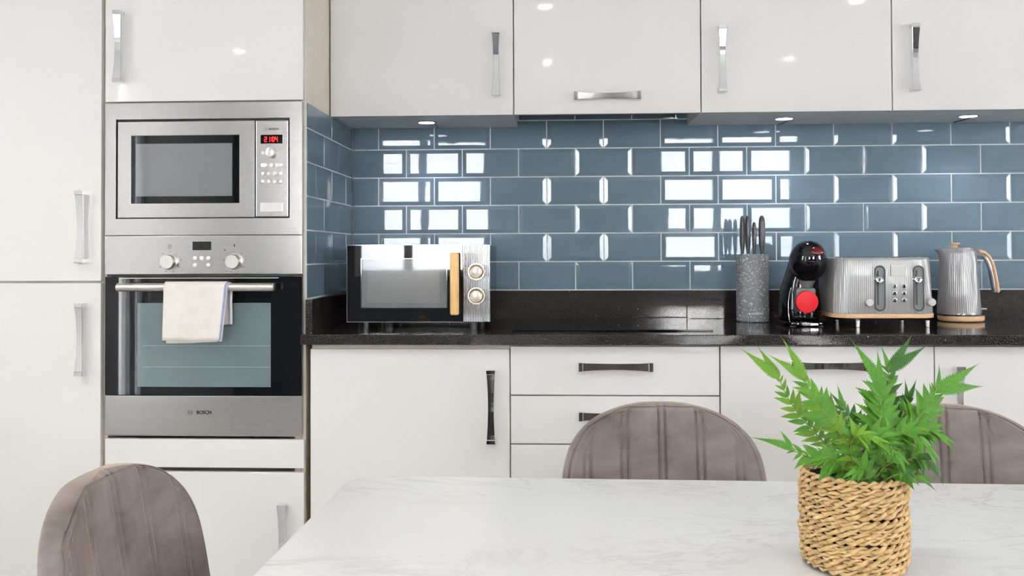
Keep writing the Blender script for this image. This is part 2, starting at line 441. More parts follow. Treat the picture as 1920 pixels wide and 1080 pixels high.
# end panel with its return of tiles
r = part('end_panel', B().box(-.0185, -.0050, -.602, -.0015, 0, TOP, .0008), 'panel')
tag(r, 'tall cream end panel tiled in blue beside the oven tower', 'panel')
part('grout', B().box(-.0049, -.0030, -.6015, -.0025, ZF-.002, 1.590), 'grout', r)
for row in range(6):
    z = ZF+row*TQ+GAP/2; h = min(TQ-GAP, 1.590-z)
    js = [0.0, -.207, -.407, -.602] if row % 2 == 0 else [0.0, -.104, -.306, -.507, -.602]
    for a, c in zip(js, js[1:]):
        w = a-c-GAP
        o = make('tile', tile_mesh(w, h, False, False, True, h > .09), r)
        # face towards +X, tile runs along -Y
        o.rotation_euler = (R(random.gauss(0, .06)), 0, PI/2); o.location = (-.0040, c+GAP/2, z)
        o.scale = (1, .45, 1)
# wall cabinets
def wall_unit(x0, x1, label, hx, hz, horiz=False, hood=False):
    r = thing('wall_cabinet', label, 'cabinet', ((x0+x1)/2, -.15, 1.59), 'wall cabinets above the tiles')
    zc = 1.66 if hood else 1.5935
    part('carcass', B().box(x0+.0006, x1-.0006, YW+.0195, -.0015, zc, TOP), 'carcass' if hood else 'soffit', r)
    d = front(r, x0+.0018, x1-.0018, 1.590, TOP, YW); handle(d, hx, YW, hz, horiz)
    if hood:
        h = part('extractor_hood', B().box(x0+.03, x1-.03, -.295, -.01, 1.632, 1.6595, .002), 'black', r)
        for k in range(2): part('filter', B().box(x0+.05+k*.255, x0+.29+k*.255, -.27, -.04, 1.6285, 1.6318), 'black', h)
wall_unit(-.003, .597, 'white wall cabinet next to the oven tower, vertical handle at its right', .541, 1.7545)
wall_unit(.597, 1.197, 'white wall cabinet with a horizontal handle above the hob', .897, 1.645, True, True)
wall_unit(1.197, 1.797, 'white wall cabinet above the knife block and toaster, vertical handle at its left', 1.2625, 1.7585)
wall_unit(1.797, 2.397, 'rightmost white wall cabinet with a vertical chrome handle', 1.863, 1.7545)
# base cabinets
def base_unit(x0, x1, label, fronts, carc0=None):
    r = thing('base_cabinet', label, 'cabinet', ((x0+x1)/2, -.3, 0), 'base cabinets under the worktop')
    part('carcass', B().box((carc0 if carc0 is not None else x0)+.0006, x1-.0006, YB+.0195, -.012, .15, .8785), 'carcass', r)
    part('plinth', B().box(x0, x1, -.55, -.53, 0, .148), 'door', r)
    for nm, a, c, z0, z1, hx, hz, hor in fronts:
        d = front(r, a, c, z0, z1, YB, nm); handle(d, hx, YB, hz, hor)
base_unit(.0, .597, 'white base cabinet with one door beside the oven tower', [('door', .0125, .5955, .16, .8650, .5425, .7015, False)], .0120)
base_unit(.597, 1.1985, 'white drawer cabinet under the hob with stacked drawers', [
    ('drawer', .5985, 1.1965, .7340, .8735, .9, .8170, True), ('drawer', .5985, 1.1965, .5935, .7305, .9, .676, True),
    ('drawer', .5985, 1.1965, .4530, .5900, .9, .535, True), ('drawer', .5985, 1.1965, .16, .4495, .9, .39, True)])
base_unit(1.1985, 1.8, 'white base cabinet behind the fern with a horizontal handle', [('door', 1.2005, 1.7985, .16, .8745, 1.500, .8205, True)])
base_unit(1.8, 2.4, 'rightmost white base cabinet under the kettle with a vertical handle', [('door', 1.8015, 2.3985, .16, .8745, 1.8625, .7150, False)])
# worktop and upstands
wt = part('worktop', B().prism([(.0012, -.001), (TILE_X1, -.001), (TILE_X1, -.645), (-.009, -.645), (-.009, -.6045), (.0012, -.6045)], .880, .910, .0025, 'XY'), 'granite', origin=(1.5, -.32, .88))
tag(wt, 'speckled black granite worktop along the tiled wall', 'worktop')
def ups(x0, x1, y0, y1, label):
    tag(part('granite_upstand', B().box(x0, x1, y0, y1, .9103, 1.0100, .0012), 'granite', origin=((x0+x1)/2, y1, .9103)), label, 'upstand', 'granite upstands')
ups(.0214, 1.190, -.0200, -.0012, 'black granite upstand behind the small microwave and hob')
ups(1.1906, TILE_X1, -.0200, -.0012, 'black granite upstand behind the knife block, toaster and kettle')
ups(.0012, .0210, -.628, -.0012, 'short black granite upstand against the oven tower end panel')
# hob
r = thing('ceramic_hob', 'flat black glass hob set on the granite worktop', 'hob', (.897, -.285, .9102))
part('glass', B().box(.600, 1.194, -.532, -.045, .9102, .9150, .0015), 'black_glass', r)

# under-cabinet spotlights
def under_spot(x, y, label):
    r = thing('cabinet_spotlight', label, 'spotlight', (x, y, 1.5930), 'spotlights under the wall cabinets')
    part('rim', B().lathe([(.0345, 0), (.0345, -.002), (.031, -.0045), (.027, -.0045), (.027, 0)], (x, y, 1.5932), n=40), 'chrome', r, 40)
    part('lens', B().lathe([(.0268, 0), (.0268, -.003), (.022, -.0042)], (x, y, 1.5930), n=40), 'lens', r, 40)
    part('cable', B().tube([(x+.030, y, 1.5915), (x+.024, y+.06, 1.5905), (x+.020, y+.13, 1.5905), (x+.02, y+.158, 1.592)], .0016, 6), 'black', r, 60)
    l = bpy.data.lights.new('spot_light', 'SPOT'); l.energy = UNDER_W; l.color = (.86, .83, 1.0); l.spot_size = R(125); l.spot_blend = .6; l.shadow_soft_size = .025
    o = bpy.data.objects.new('spot_light', l); C.objects.link(o); o.parent = r; o.location = (0, 0, -.012)
under_spot(.2925, -.1655, 'lit round spotlight under the cabinet next to the oven tower')
under_spot(1.497, -.165, 'lit round spotlight under the cabinet above the knife block')
under_spot(2.0945, -.178, 'lit round spotlight under the rightmost wall cabinet')

# ceiling downlights
DL = ['above the left end of the room near the oven tower', 'above the middle of the table edge', 'above the right end of the table', 'in the back row near the left wall', 'in the back row at the middle', 'in the back row towards the right']
for i, (x, y) in enumerate(((-1.20, -2.15), (.68, -2.2), (2.30, -2.2), (-1.30, -3.75), (.68, -3.6), (2.30, -3.6))):
    r = thing('ceiling_downlight', 'round recessed ceiling downlight ' + DL[i], 'downlight', (x, y, RH-.0005), 'ceiling downlights')
    part('rim', B().lathe([(.05, 0), (.05, -.003), (.044, -.006), (.038, -.006), (.038, 0)], (x, y, RH-.0005), n=36), 'chrome', r, 40)
    part('lens', B().lathe([(.0375, 0), (.0375, -.003), (.033, -.0045)], (x, y, RH-.0005), n=36), 'lamp', r, 40)
    l = bpy.data.lights.new('down_light', 'SPOT'); l.energy = DOWN_W*(2.0 if i == 0 else 1.); l.color = (1., .93, .83); l.spot_size = R(140); l.spot_blend = .7; l.shadow_soft_size = .04
    o = bpy.data.objects.new('down_light', l); C.objects.link(o); o.parent = r; o.location = (0, 0, -.015)

# ================================================================== built-in microwave
r = thing('built_in_microwave', 'built-in steel microwave with red clock above the oven', 'microwave', (-.306, -.60, 1.197))
def ring(b, x0, x1, z0, z1, X0, X1, Z0, Z1, y0, y1, bev=.001):      # rectangular frame made as one closed loop
    o_ = [(x0, z0), (x1, z0), (x1, z1), (x0, z1)]; i_ = [(X0, Z0), (X1, Z0), (X1, Z1), (X0, Z1)]
    A = [b.bm.verts.new((x, y0, z)) for x, z in o_]; A2 = [b.bm.verts.new((x, y1, z)) for x, z in o_]
    I = [b.bm.verts.new((x, y0, z)) for x, z in i_]; I2 = [b.bm.verts.new((x, y1, z)) for x, z in i_]
    fs = []
    for k in range(4):
        j = (k+1) % 4
        for q in ((A[k], A[j], I[j], I[k]), (A2[k], I2[k], I2[j], A2[j]), (A[k], A2[k], A2[j], A[j]), (I[k], I[j], I2[j], I2[k])):
            fs.append(b.bm.faces.new(q))
    if bev:
        es = [e for e in {e for f in fs for e in f.edges} if abs(e.verts[0].co.y-y0) < 1e-6 and abs(e.verts[1].co.y-y0) < 1e-6 and not ((e.verts[0] in A) != (e.verts[1] in A))]
        bmesh.ops.bevel(b.bm, geom=es, offset=bev, segments=2, affect='EDGES')
    return b
part('trim_frame', ring(B(), -.6005, -.0105, 1.2005, 1.5905, -.5680, -.0475, 1.2485, 1.5430, YT, -.6035, .0012), 'steel', r)
part('body', B().box(-.5680, -.0475, -.6030, -.25, 1.2485, 1.5430), 'black', r)
door = part('door', ring(B(), -.5615, -.1510, 1.2525, 1.5350, -.5215, -.1960, 1.2935, 1.4945, YT-.002, -.6035, .0018), 'steel', r)
g = part('window', B().box(-.5213, -.1962, YT-.0005, -.608, 1.2937, 1.4943, .0004), 'black_glass', door)
part('viewing_panel', B().box(-.5075, -.2180, YT-.0009, YT-.0004, 1.3145, 1.4700), 'grey_glass', door)
cp = part('control_panel', B().box(-.1470, -.0510, YT-.002, -.6035, 1.2525, 1.5350, .0018), 'steel', r)
YP = YT-.002
part('display', B().box(-.1327, -.0677, YP-.0006, YP-.0001, 1.4673, 1.4930), 'black_gloss', cp)
def seven(b, ch, x, z, w, h, t, y):
    on = {'0': 'abcdef', '1': 'bc', '2': 'abged', '4': 'fgbc'}[ch]
    sg = {'a': (x, x+w, z+h-t, z+h), 'd': (x, x+w, z, z+t), 'g': (x, x+w, z+h/2-t/2, z+h/2+t/2),
          'f': (x, x+t, z+h/2, z+h), 'b': (x+w-t, x+w, z+h/2, z+h), 'e': (x, x+t, z, z+h/2), 'c': (x+w-t, x+w, z, z+h/2)}
    for s_ in on: q = sg[s_]; b.box(q[0], q[1], y-.0003, y, q[2], q[3])
b = B(); x = -.1215
for ch in '2104':
    seven(b, ch, x, 1.4722, .0075, .0150, .0019, YP-.0007); x += .0098
    if ch == '1': b.box(x-.0002, x+.0016, YP-.0010, YP-.0007, 1.4760, 1.4776); b.box(x-.0002, x+.0016, YP-.0010, YP-.0007, 1.4818, 1.4834); x += .0028
part('clock_digits', b, 'led', cp)
part('dial', B().knob(-.1002, YP, 1.4402, .0150, .018), 'white_btn', cp, 40)
part('button', B().knob(-.1264, YP, 1.4404, .0062, .003), 'white_btn', cp, 40)
for x0, x1 in ((-.1327, -.1121), (-.1073, -.0930), (-.0883, -.0661)):
    part('button', B().prism(rrect(x0, x1, 1.3972, 1.4098, .0060), YP-.003, YP, .0008), 'white_btn', cp, 40)
for zz in (1.3793, 1.3558):
    for k in range(4): part('button', B().knob(-.1264+k*.01797, YP, zz, .0060, .003), 'white_btn', cp, 40)
part('door_release', B().box(-.1327, -.0661, YP-.003, YP, 1.2670, 1.2940, .001), 'white_btn', cp)
def emblem(x, y, z, rr, parent):
    b = B(); b.lathe([(rr, 0), (rr, -.0003), (rr*.80, -.0003), (rr*.80, 0)], (x, y, z), 'Y', 28, caps=False)
    for s_ in (-1, 1):
        b.prism([(x+s_*rr*.22, z-rr*.72), (x+s_*rr*.62, z-rr*.45), (x+s_*rr*.62, z+rr*.45), (x+s_*rr*.22, z+rr*.72)], y-.0003, y)
    b.box(x-rr*.22, x+rr*.22, y-.0003, y, z-rr*.12, z+rr*.12)
    part('emblem', b, 'greyink', parent)
emblem(-.1165, YP-.0001, 1.5098, .0048, cp)
text('BOSCH', .0083, (-.0935, YP-.0003, 1.5098), 'ink', cp, off=.0003, spacing=1.05)

# ================================================================== built-in oven
r = thing('built_in_oven', 'built-in steel oven with black glass door and bar handle', 'oven', (-.306, -.60, .608))
cpo = part('control_panel', B().box(-.6005, -.0105, YT, -.604, 1.0845, 1.1985, .0015), 'steel', r)
part('body', B().box(-.590, -.045, -.6020, -.10, .614, 1.19), 'black', r)
part('vent_slot', B().box(-.597, -.012, -.614, -.604, 1.078, 1.0842), 'gap', r)
dg = part('door_glass', B().box(-.5990, -.0110, YT, -.605, .7295, 1.0775, .0012), 'black_glass', r)
part('window', B().box(-.5010, -.1030, YT-.0005, YT+.0002, .7545, 1.0005), 'cavity_and_reflection', dg)
for zz in (.874, .812): part('shelf_edge', B().box(-.485, -.105, YT-.0010, YT-.0005, zz, zz+.0016), 'shelf', dg)
part('door_top_edge', B().box(-.5550, -.080, YT-.0016, YT-.0002, 1.0725, 1.0745), 'steelv', dg)
hb = part('handle', B().lathe([(.0105, 0), (.0118, .0015), (.0118, .4625), (.0105, .464)], (-.545, -.6600, 1.0480), 'X', 28), 'steelv', r, 40)
for xx in (-.528, -.098): part('handle_post', B().lathe([(.009, 0), (.009, .029)], (xx, -.6510, 1.0470), 'Y', 20), 'black', hb, 40)
bp = part('lower_panel', B().box(-.5985, -.0110, YT, -.604, .6120, .7285, .0015), 'steel', r)
emblem(-.3425, YT-.0001, .6795, .0078, bp)
text('BOSCH', .0135, (-.3015, YT-.0003, .6795), 'ink', bp, off=.0006, spacing=1.02)
part('display', B().box(-.3363, -.2805, YT-.0006, YT-.0001, 1.1554, 1.1807, .0002), 'black_gloss', cpo)
for xx in (-.4050, -.2112):
    kb = part('dial', B().lathe([(.0235, 0), (.0235, -.003), (.0215, -.004), (.0210, -.020), (.0195, -.0225)], (xx, YT, 1.1215), 'Y', 40), 'steelv', cpo, 35)
    b = B()
    for k in range(9):
        a = PI/2+(k-0)*2*PI/9
        if k == 0: b.box(xx-.0006, xx+.0006, YT-.0003, YT-.00005, 1.1215+.026, 1.1215+.032)
        else:
            cx, cz = xx+.033*math.cos(a), 1.1215+.031*math.sin(a)
            b.box(cx-.0018, cx+.0018, YT-.0003, YT-.00005, cz-.0005, cz+.0005); b.box(cx-.0005, cx+.0005, YT-.0003, YT-.00005, cz-.002, cz+.002)
    part('scale_marks', b, 'greyink', cpo)
b = B(); ring(b, -.4105, -.3995, 1.1610, 1.1715, -.4090, -.4010, 1.1625, 1.1700, YT-.0003, YT-.00005, 0); b.box(-.4075, -.4025, YT-.0003, YT-.00005, 1.1657, 1.1667)
part('mode_symbol', b, 'greyink', cpo)
part('temperature_symbol', B().prism([(-.2122, 1.1645), (-.2102, 1.1645), (-.2098, 1.1700), (-.2105, 1.1735), (-.2119, 1.1735), (-.2126, 1.1700)], YT-.0003, YT-.00005), 'ink', cpo)
part('indicator_lamp', B().knob(-.2395, YT, 1.1556, .0024, .0012, 14, .0004), 'dark_red', cpo, 40)
for xx, zz in ((-.3283, 1.1320), (-.3084, 1.1320), (-.2884, 1.1320), (-.3283, 1.1116), (-.2884, 1.1116)):
    part('button', B().knob(xx, YT, zz, .0068, .004), 'white_btn', cpo, 40)

# ================================================================== tea towel on the oven handle
r = thing('tea_towel', 'folded white tea towel with blue stripe hanging on the oven handle', 'towel', (-.308, -.66, .89))
HY, HZ, HR = -.6600, 1.0480, .0118
def towel_sheet(name, off, zf, zb, xl, xr, stripes, mat_list, wob):
    """strip of cloth: down the back, over the bar, down the front; xl/xr give the side edges along s (0 back .. 1 front)"""
    path = []; rr = HR+.0012+off
    for k in range(9): path.append((HY+rr+.0015*math.sin(k*.9), zb+(HZ-zb)*k/9))
    for k in range(13): a = PI*k/12; path.append((HY+rr*math.cos(a), HZ+rr*math.sin(a)))
    for k in range(1, 17): path.append((HY-rr-.004*(k/16)**1.5, HZ+(zf-HZ)*k/16))
    n = len(path); b = B(); NX = 28; grid = []
    for i, (y, z) in enumerate(path):
        s_ = i/(n-1); row = []
        for j in range(NX+1):
            u = j/NX; x = xl(s_)+(xr(s_)-xl(s_))*u
            fall = max(0, (HZ-z))/.16
            yy = y+(-.0035*fall*math.sin(u*7+wob)-.002*fall*math.sin(u*15+1)) * (1 if s_ > .5 else .15)
            zz = z-(.004*math.sin(u*2.6+wob) if i in (0, n-1) else 0)
            row.append(b.bm.verts.new((x, yy, zz)))
        grid.append(row)
    for i in range(n-1):
        for j in range(NX):
            f = b.bm.faces.new((grid[i][j], grid[i][j+1], grid[i+1][j+1], grid[i+1][j]))
            f.material_index = 1 if any(p <= (j+.5)/NX <= q for p, q in stripes) else 0
    o = part(name, b, mat_list, r, 60)
    md = o.modifiers.new('thickness', 'SOLIDIFY'); md.thickness = .0010; md.offset = 0
    return o
sm = lambda a, c, s_: a+(c-a)*min(1, max(0, (s_-.45)/.55))
towel_sheet('top_layer', .0032, .898, .952, lambda s_: sm(-.399, -.4005, s_), lambda s_: sm(-.2120, -.2290, s_), [(.965, 1)], ['towel', 'towel_blue'], .4)
towel_sheet('under_layer', .0004, .8915, .938, lambda s_: sm(-.390, -.3890, s_), lambda s_: sm(-.2085, -.2270, s_), [(.925, .975)], ['towel', 'towel_blue'], 1.0)

# ================================================================== small microwave on the worktop
r = thing('countertop_microwave', 'small microwave with bamboo door handle standing on the black worktop', 'microwave', (.306, -.29, .9102))
x0, x1, z0, z1, yf = .0840, .5280, .9330, 1.1695, -.455
part('body', B().box(x0+.002, x1-.002, yf+.028, -.115, z0, z1, .006), 'black_gloss', r)
dr = part('door', B().box(x0, .4455, yf, yf+.027, z0, z1, .002), 'mirror_glass', r)
part('edge_trim', ring(B(), x0-.0012, .4456, z0-.0022, z1+.0008, x0+.0004, .4454, z0+.0002, z1-.0004, yf-.0006, yf+.026, 0), 'chrome', dr)
part('window', B().box(.1300, .3930, yf-.0008, yf-.0001, .9775, 1.1260, .0003), 'grey_glass', dr)
part('window_edge', ring(B(), .1275, .3955, .9750, 1.1285, .1292, .3938, .9767, 1.1268, yf-.0010, yf-.0001, 0), 'chrome', dr)
b = B()
for k in range(58):
    xx = .148+k*.0039; b.box(xx, xx+.0012, yf-.0013, yf-.0009, .992, 1.096)
for k in range(27):
    zz = .992+k*.0039; b.box(.148, .3715, yf-.00125, yf-.00085, zz, zz+.0012)
part('window_mesh', b, 'toaster', dr)
part('handle', B().box(.4075, .4345, yf-.034, yf-.013, .9545, 1.1455, .006, 3), 'bamboo', r, 50)
for zz in (.985, 1.115): part('handle_post', B().lathe([(.006, 0), (.006, .0155)], (.421, yf-.0145, zz), 'Y', 16), 'chrome', r, 40)
# fluted control panel
secs = []
poly = [(.4462, yf+.027)]
nf = 15; w = (x1-.4462)/nf
for k in range(nf):
    for q in range(6): u = q/6; poly.append((.4462+(k+u)*w, yf-.0012*abs(math.sin(PI*u))))
poly += [(x1, yf), (x1, yf+.027)]
cp = part('control_panel', B().prism(poly, z0, z1, 0, 'XY'), 'dark_chrome', r, 50)
for zz in (1.0870, 1.0125):
    part('dial_ring', B().lathe([(.0265, 0), (.0265, -.002), (.0225, -.002), (.0225, 0)], (.4857, yf-.0004, zz), 'Y', 40), 'steel', cp, 40)
    k_ = part('dial', B().lathe([(.0195, 0), (.0200, -.012), (.0185, -.0150), (.0165, -.0145), (.0160, -.0135)], (.4857, yf-.0022, zz), 'Y', 40), ['copper'], cp, 50)
    part('dial_cap', B().lathe([(.0158, 0), (.0150, -.0022), (.010, -.0034), (.004, -.0038)], (.4857, yf-.0156, zz), 'Y', 36), 'white_btn', cp, 50)
    b = B()
    for q in range(14):
        a = R(-220+q*20); b.knob(.4857+.0305*math.cos(a), yf-.0010, zz+.0305*math.sin(a), .0011, .0008, 8, .0002)
    part('scale_marks', b, 'greyink', cp)
for xx in (.125, .150, .46, .49):
    pass
for xx in (.135, .475):
    for yy in (-.425, -.15): part('foot', B().lathe([(.012, 0), (.013, .0222)], (xx, yy, .9104), n=20), 'black', r, 40)

# ================================================================== knife block and knives
KX, KY = 1.3935, -.138
r = thing('knife_block', 'round grey speckled knife block on the worktop', 'knife block', (KX, KY, .9102))
part('body', B().lathe([(.0515, 0), (.0535, .002), (.0540, .006), (.0540, .2200), (.0530, .2255), (.0500, .2257), (.0495, .2150)], (KX, KY, .9104), n=64), 'speckle', r, 40)
part('bristle_insert', B().lathe([(.0490, .190), (.0490, .2170)], (KX, KY, .9104), n=40), 'black', r, 40)
text('BLACKMOOR', .0078, (KX, KY, .9390), 'white', r, off=.0002, spacing=1.05, ext=.0003, curve=.0543).location = (0, 0, 0)
def knife(x, y, top, w, d, label, lean=0.):
    t = thing('kitchen_knife', label, 'knife', (x, y, 1.128), 'knives in the speckled block')
    hgt = top-1.136; secs = []
    for k, (f_, s_) in enumerate(((0, .50), (.05, .55), (.14, .72), (.32, .96), (.55, 1.0), (.78, .98), (.90, .86), (.97, .60), (1.0, .25))):
        cx = x+lean*f_; z = 1.136+hgt*f_
        secs.append([(cx+w/2*s_*math.copysign(abs(math.cos(a))**.8, math.cos(a)), y+d/2*s_*math.copysign(abs(math.sin(a))**.8, math.sin(a)), z) for a in [2*PI*i/18 for i in range(18)]])
    b = B(); b.loft(secs); part('handle', b, 'knife', t, 50)
    part('blade', B().box(x-.0011, x+.0011, y-d*.35, y+d*.35, 1.1285, 1.1365), 'chrome', t)
knife(1.3585, -.150, 1.2655, .0150, .026, 'leftmost black knife handle in the speckled block')
knife(1.3745, -.160, 1.2660, .0165, .027, 'tall black knife handle second from the left in the block')
knife(1.3960, -.160, 1.2440, .0135, .022, 'short black knife handle in the middle of the block')
knife(1.4215, -.160, 1.2660, .0205, .027, 'wide black knife handle at the right of the block')
knife(1.3860, -.115, 1.2640, .0140, .026, 'black knife handle at the rear of the block')

# ================================================================== capsule coffee machine
KX, KY = 1.519, -.25
r = thing('coffee_machine', 'small black capsule coffee machine with a red disc between knife block and toaster', 'coffee machine', (KX, KY, .9102))
def ell(cx, cy, z, a, c, n=36): return [(cx+a*math.cos(2*PI*i/n), cy+c*math.sin(2*PI*i/n), z) for i in range(n)]
b = B()
b.loft([ell(KX, -.250, .9250, .060, .075), ell(KX, -.250, .9330, .066, .081), ell(KX+.001, -.248, .9700, .066, .080), ell(KX+.002, -.246, 1.0150, .062, .072),
        ell(KX+.005, -.247, 1.0450, .057, .066), ell(KX+.010, -.255, 1.0750, .053, .063), ell(KX+.013, -.265, 1.11, .048, .06)])
part('body', b, 'black_gloss', r, 60)
b = B(); hs = []; HX = 1.5345
for k in range(25):
    a = -PI/2+PI*k/24; rr = math.cos(a); z = math.sin(a)
    hs.append(ell(HX, -.300-.010*z, 1.1110+(.0690*z if z > 0 else .064*z), max(.001, .0580*rr**.9), max(.001, .074*rr**.9), 48))
b.loft(hs); part('head', b, 'black_gloss', r, 80)
b = B(); b.lathe([(.0165, .004), (.0150, -.0005), (.010, -.0030), (.003, -.0040)], (0, 0, 0), 'Y', 28, 1.25, 1.0)
bmesh.ops.rotate(b.bm, cent=(0, 0, 0), matrix=Matrix.Rotation(R(-36), 3, 'X'), verts=b.bm.verts); bmesh.ops.translate(b.bm, vec=(HX+.012, -.3690, 1.1480), verts=b.bm.verts)
part('red_reflection', b, 'reflected_red', r, 60)  # red reflection on the head, modelled as a raised oval
part('nozzle', B().lathe([(.017, 0), (.020, .010), (.026, .022)], (KX+.006, -.325, 1.0300), n=28), 'toaster_dark', r, 50)
part('front_panel', B().prism([(1.490, .955), (1.546, .955), (1.550, 1.022), (1.545, 1.030), (1.494, 1.030), (1.488, 1.022)], -.3360, -.305, .002), 'toaster_dark', r)
tr = part('drip_tray_disc', B().lathe([(.0350, 0), (.0350, -.006), (.0335, -.0085), (.030, -.0092)], (1.5170, -.3465, .9865), 'Y', 48), 'red', r, 40)
b = B()
def arcband(b, cx, cz, r0_, r1_, a0, a1, y0, y1, n=14):
    P = [(cx+r1_*math.cos(a0+(a1-a0)*k/n), cz+r1_*math.sin(a0+(a1-a0)*k/n)) for k in range(n+1)]
    P += [(cx+r0_*math.cos(a0+(a1-a0)*k/n), cz+r0_*math.sin(a0+(a1-a0)*k/n)) for k in range(n, -1, -1)]
    b.prism(P, y0, y1)
arcband(b, 1.5105, .9860, .0045, .0058, R(50), R(310), -.3562, -.3555)
arcband(b, 1.5225, .9860, .0045, .0058, R(130), R(230), -.3562, -.3555)
part('embossed_mark', b, 'dark_red', tr)
part('disc_arm', B().box(1.508, 1.526, -.3470, -.325, .956, .985, .003), 'black_gloss', r)
b = B(); b.prism(rrect(1.453, 1.582, -.374, -.165, .045, 8), .9135, .9245, .003, 'XY'); part('base', b, 'black_gloss', r, 40)
part('chrome_button', B().box(1.520, 1.544, -.3770, -.3730, .9150, .9215, .001), 'chrome', r)
part('side_trim', B().tube([(1.470, -.318, .9270), (1.467, -.320, .955), (1.468, -.318, .985), (1.473, -.312, 1.012), (1.480, -.305, 1.030)], .0013, 8), 'chrome', r, 60)
for xx in (1.475, 1.560):
    for yy in (-.345, -.19): part('foot', B().lathe([(.009, 0), (.009, .0030)], (xx, yy, .9105), n=16), 'black', r, 40)

# ================================================================== toaster
r = thing('toaster', 'grey fluted four-slice toaster with wooden base trim', 'toaster', (1.745, -.27, .9102))
def fluted_outline(x0, x1, y0, y1, rad, amp, n_fl, per=6):
    base_ = []
    segs = rrect(x0, x1, y0, y1, rad, 24)
    pts = [Vector(p) for p in segs]; pts.append(pts[0]); L = [0]
    for a, c in zip(pts, pts[1:]): L.append(L[-1]+(c-a).length)
    tot = L[-1]; out = []; k = 0; N = n_fl*per
    for i in range(N):
        s_ = tot*i/N
        while L[k+1] < s_: k += 1
        u = (s_-L[k])/max(1e-9, L[k+1]-L[k]); p = pts[k].lerp(pts[k+1], u); t = (pts[k+1]-pts[k]).normalized()
        nrm = Vector((t.y, -t.x)); ph = (i % per)/per
        p = p+nrm*amp*(abs(math.sin(PI*ph))-.5); out.append(p)
    return out
def tsec(z, dx, amp): return [(p.x, p.y, z) for p in fluted_outline(1.5915+dx, 1.8985-dx, -.400+dx*.5, -.140-dx*.5, .050, amp, 170)]
b = B(); b.loft([tsec(.9530, -.0015, .0009), tsec(1.00, .0010, .0011), tsec(1.07, .0040, .0011), tsec(1.1170, .0060, .0008), tsec(1.1240, .0075, 0), tsec(1.1260, .0110, 0)])
part('body', b, 'toaster', r, 50)
part('wood_trim', B().prism(rrect(1.5880, 1.9020, -.4035, -.1365, .052, 16), .9400, .9525, .0015, 'XY'), 'wood', r, 30)
b = B(); b.loft([[(x, y, .9310) for x, y in rrect(1.608, 1.882, -.380, -.156, .05, 16)], [(x, y, .9395) for x, y in rrect(1.593, 1.897, -.399, -.141, .052, 16)]])
part('underside', b, 'toaster', r, 30)
for k in range(4): part('bread_slot', B().box(1.628+k*.0665, 1.656+k*.0665, -.345, -.190, 1.1255, 1.1268), 'black', r)
for cx, cz in ((1.7243, 1.0310), (1.8408, 1.0310)):
    f_ = -.4005
    b = B(); po, pi_ = stadium(cx, cz, .0335, .140), stadium(cx, cz, .0265, .133)
    n = len(po); A = [[b.bm.verts.new((q[0], y, q[1])) for q in P] for P, y in ((po, f_+.004), (po, f_-.0030), (pi_, f_-.0030), (pi_, f_+.004))]
    for u in range(4):
        for i in range(n): b.bm.faces.new((A[u][i], A[u][(i+1) % n], A[(u+1) % 4][(i+1) % n], A[(u+1) % 4][i]))
    sl = part('lever_slot', b, 'chrome', r, 40)
    part('slot_plate', B().prism(stadium(cx, cz, .0262, .1328), f_-.0008, f_+.004), 'toaster_dark', sl)
    part('slot_channel', B().box(cx-.0085, cx-.0030, f_-.0012, f_-.0007, cz-.052, cz+.055), 'ink', sl)
    part('lever_knob', B().lathe([(.0055, 0), (.0055, -.006), (.0115, -.006), (.0115, -.011), (.0100, -.0125), (.0085, -.0118)], (cx-.003, f_-.0012, cz+.0275), 'Y', 32), 'chrome', sl, 40)
for cx, cz in ((1.6905, .9880), (1.8815, .9880)):
    part('browning_dial', B().lathe([(.0125, 0), (.0120, -.0120), (.0105, -.0140)], (cx, -.3900 if cx > 1.8 else -.4000, cz), 'Y', 32), 'white_btn', r, 40)
pl = part('name_plate', B().box(1.7586, 1.8033, -.4022, -.3990, 1.0677, 1.1022, .0006), 'white_btn', r)
for k in range(6):
    cx, cz = 1.7690+(k % 2)*.0285, 1.0378-(k//2)*.0215
    bt = part('button', B().lathe([(.0064, 0), (.0064, -.0030), (.0050, -.0038)], (cx, -.4000, cz), 'Y', 24), 'chrome', r, 40)
    part('button_cap', B().lathe([(.0044, 0), (.0040, -.0008)], (cx, -.4038, cz), 'Y', 20), 'ink', bt)
for xx in (1.6655, 1.8775):
    for yy in (-.375, -.165): part('foot', B().lathe([(.0055, 0), (.0065, .0202)], (xx, yy, .9106), n=18), 'white_btn', r, 40)

# ================================================================== kettle
KX, KY = 2.0790, -.128
r = thing('kettle', 'grey fluted kettle with wooden knob, handle and base', 'kettle', (KX, KY, .9102))
def csec(z, rad, amp=.0, n_fl=64, per=6, spout=0.):
    out = []
    for i in range(n_fl*per):
        a = 2*PI*i/(n_fl*per); q = rad+amp*(abs(math.sin(PI*(i % per)/per))-.5)
        d = (a-PI+PI) % (2*PI); da = abs(((a-PI+PI) % (2*PI))-PI)
        q += spout*math.exp(-(da/.33)**2)
        out.append((KX+q*math.cos(a), KY+q*math.sin(a), z))
    return out
b = B(); b.loft([csec(.9335, .0655), csec(.9345, .0690), csec(.9405, .0690), csec(.9420, .0680, .0009), csec(1.02, .0625, .0011), csec(1.10, .0565, .0011, spout=.002), csec(1.135, .0545, .0010, spout=.010), csec(1.1500, .0535, .0004, spout=.024), csec(1.1525, .0520, 0, spout=.024)])
part('body', b, 'toaster', r, 50)
part('lid', B().lathe([(.0495, 0), (.0490, .0030), (.044, .0042)], (KX, KY, 1.1522), n=48), 'toaster', r, 40)
part('lid_knob', B().lathe([(.0085, 0), (.0080, .006), (.0115, .0095), (.0165, .0120), (.0165, .0145), (.0150, .0155)], (KX-.0115, KY, 1.1565), n=32), 'wood', r, 50)
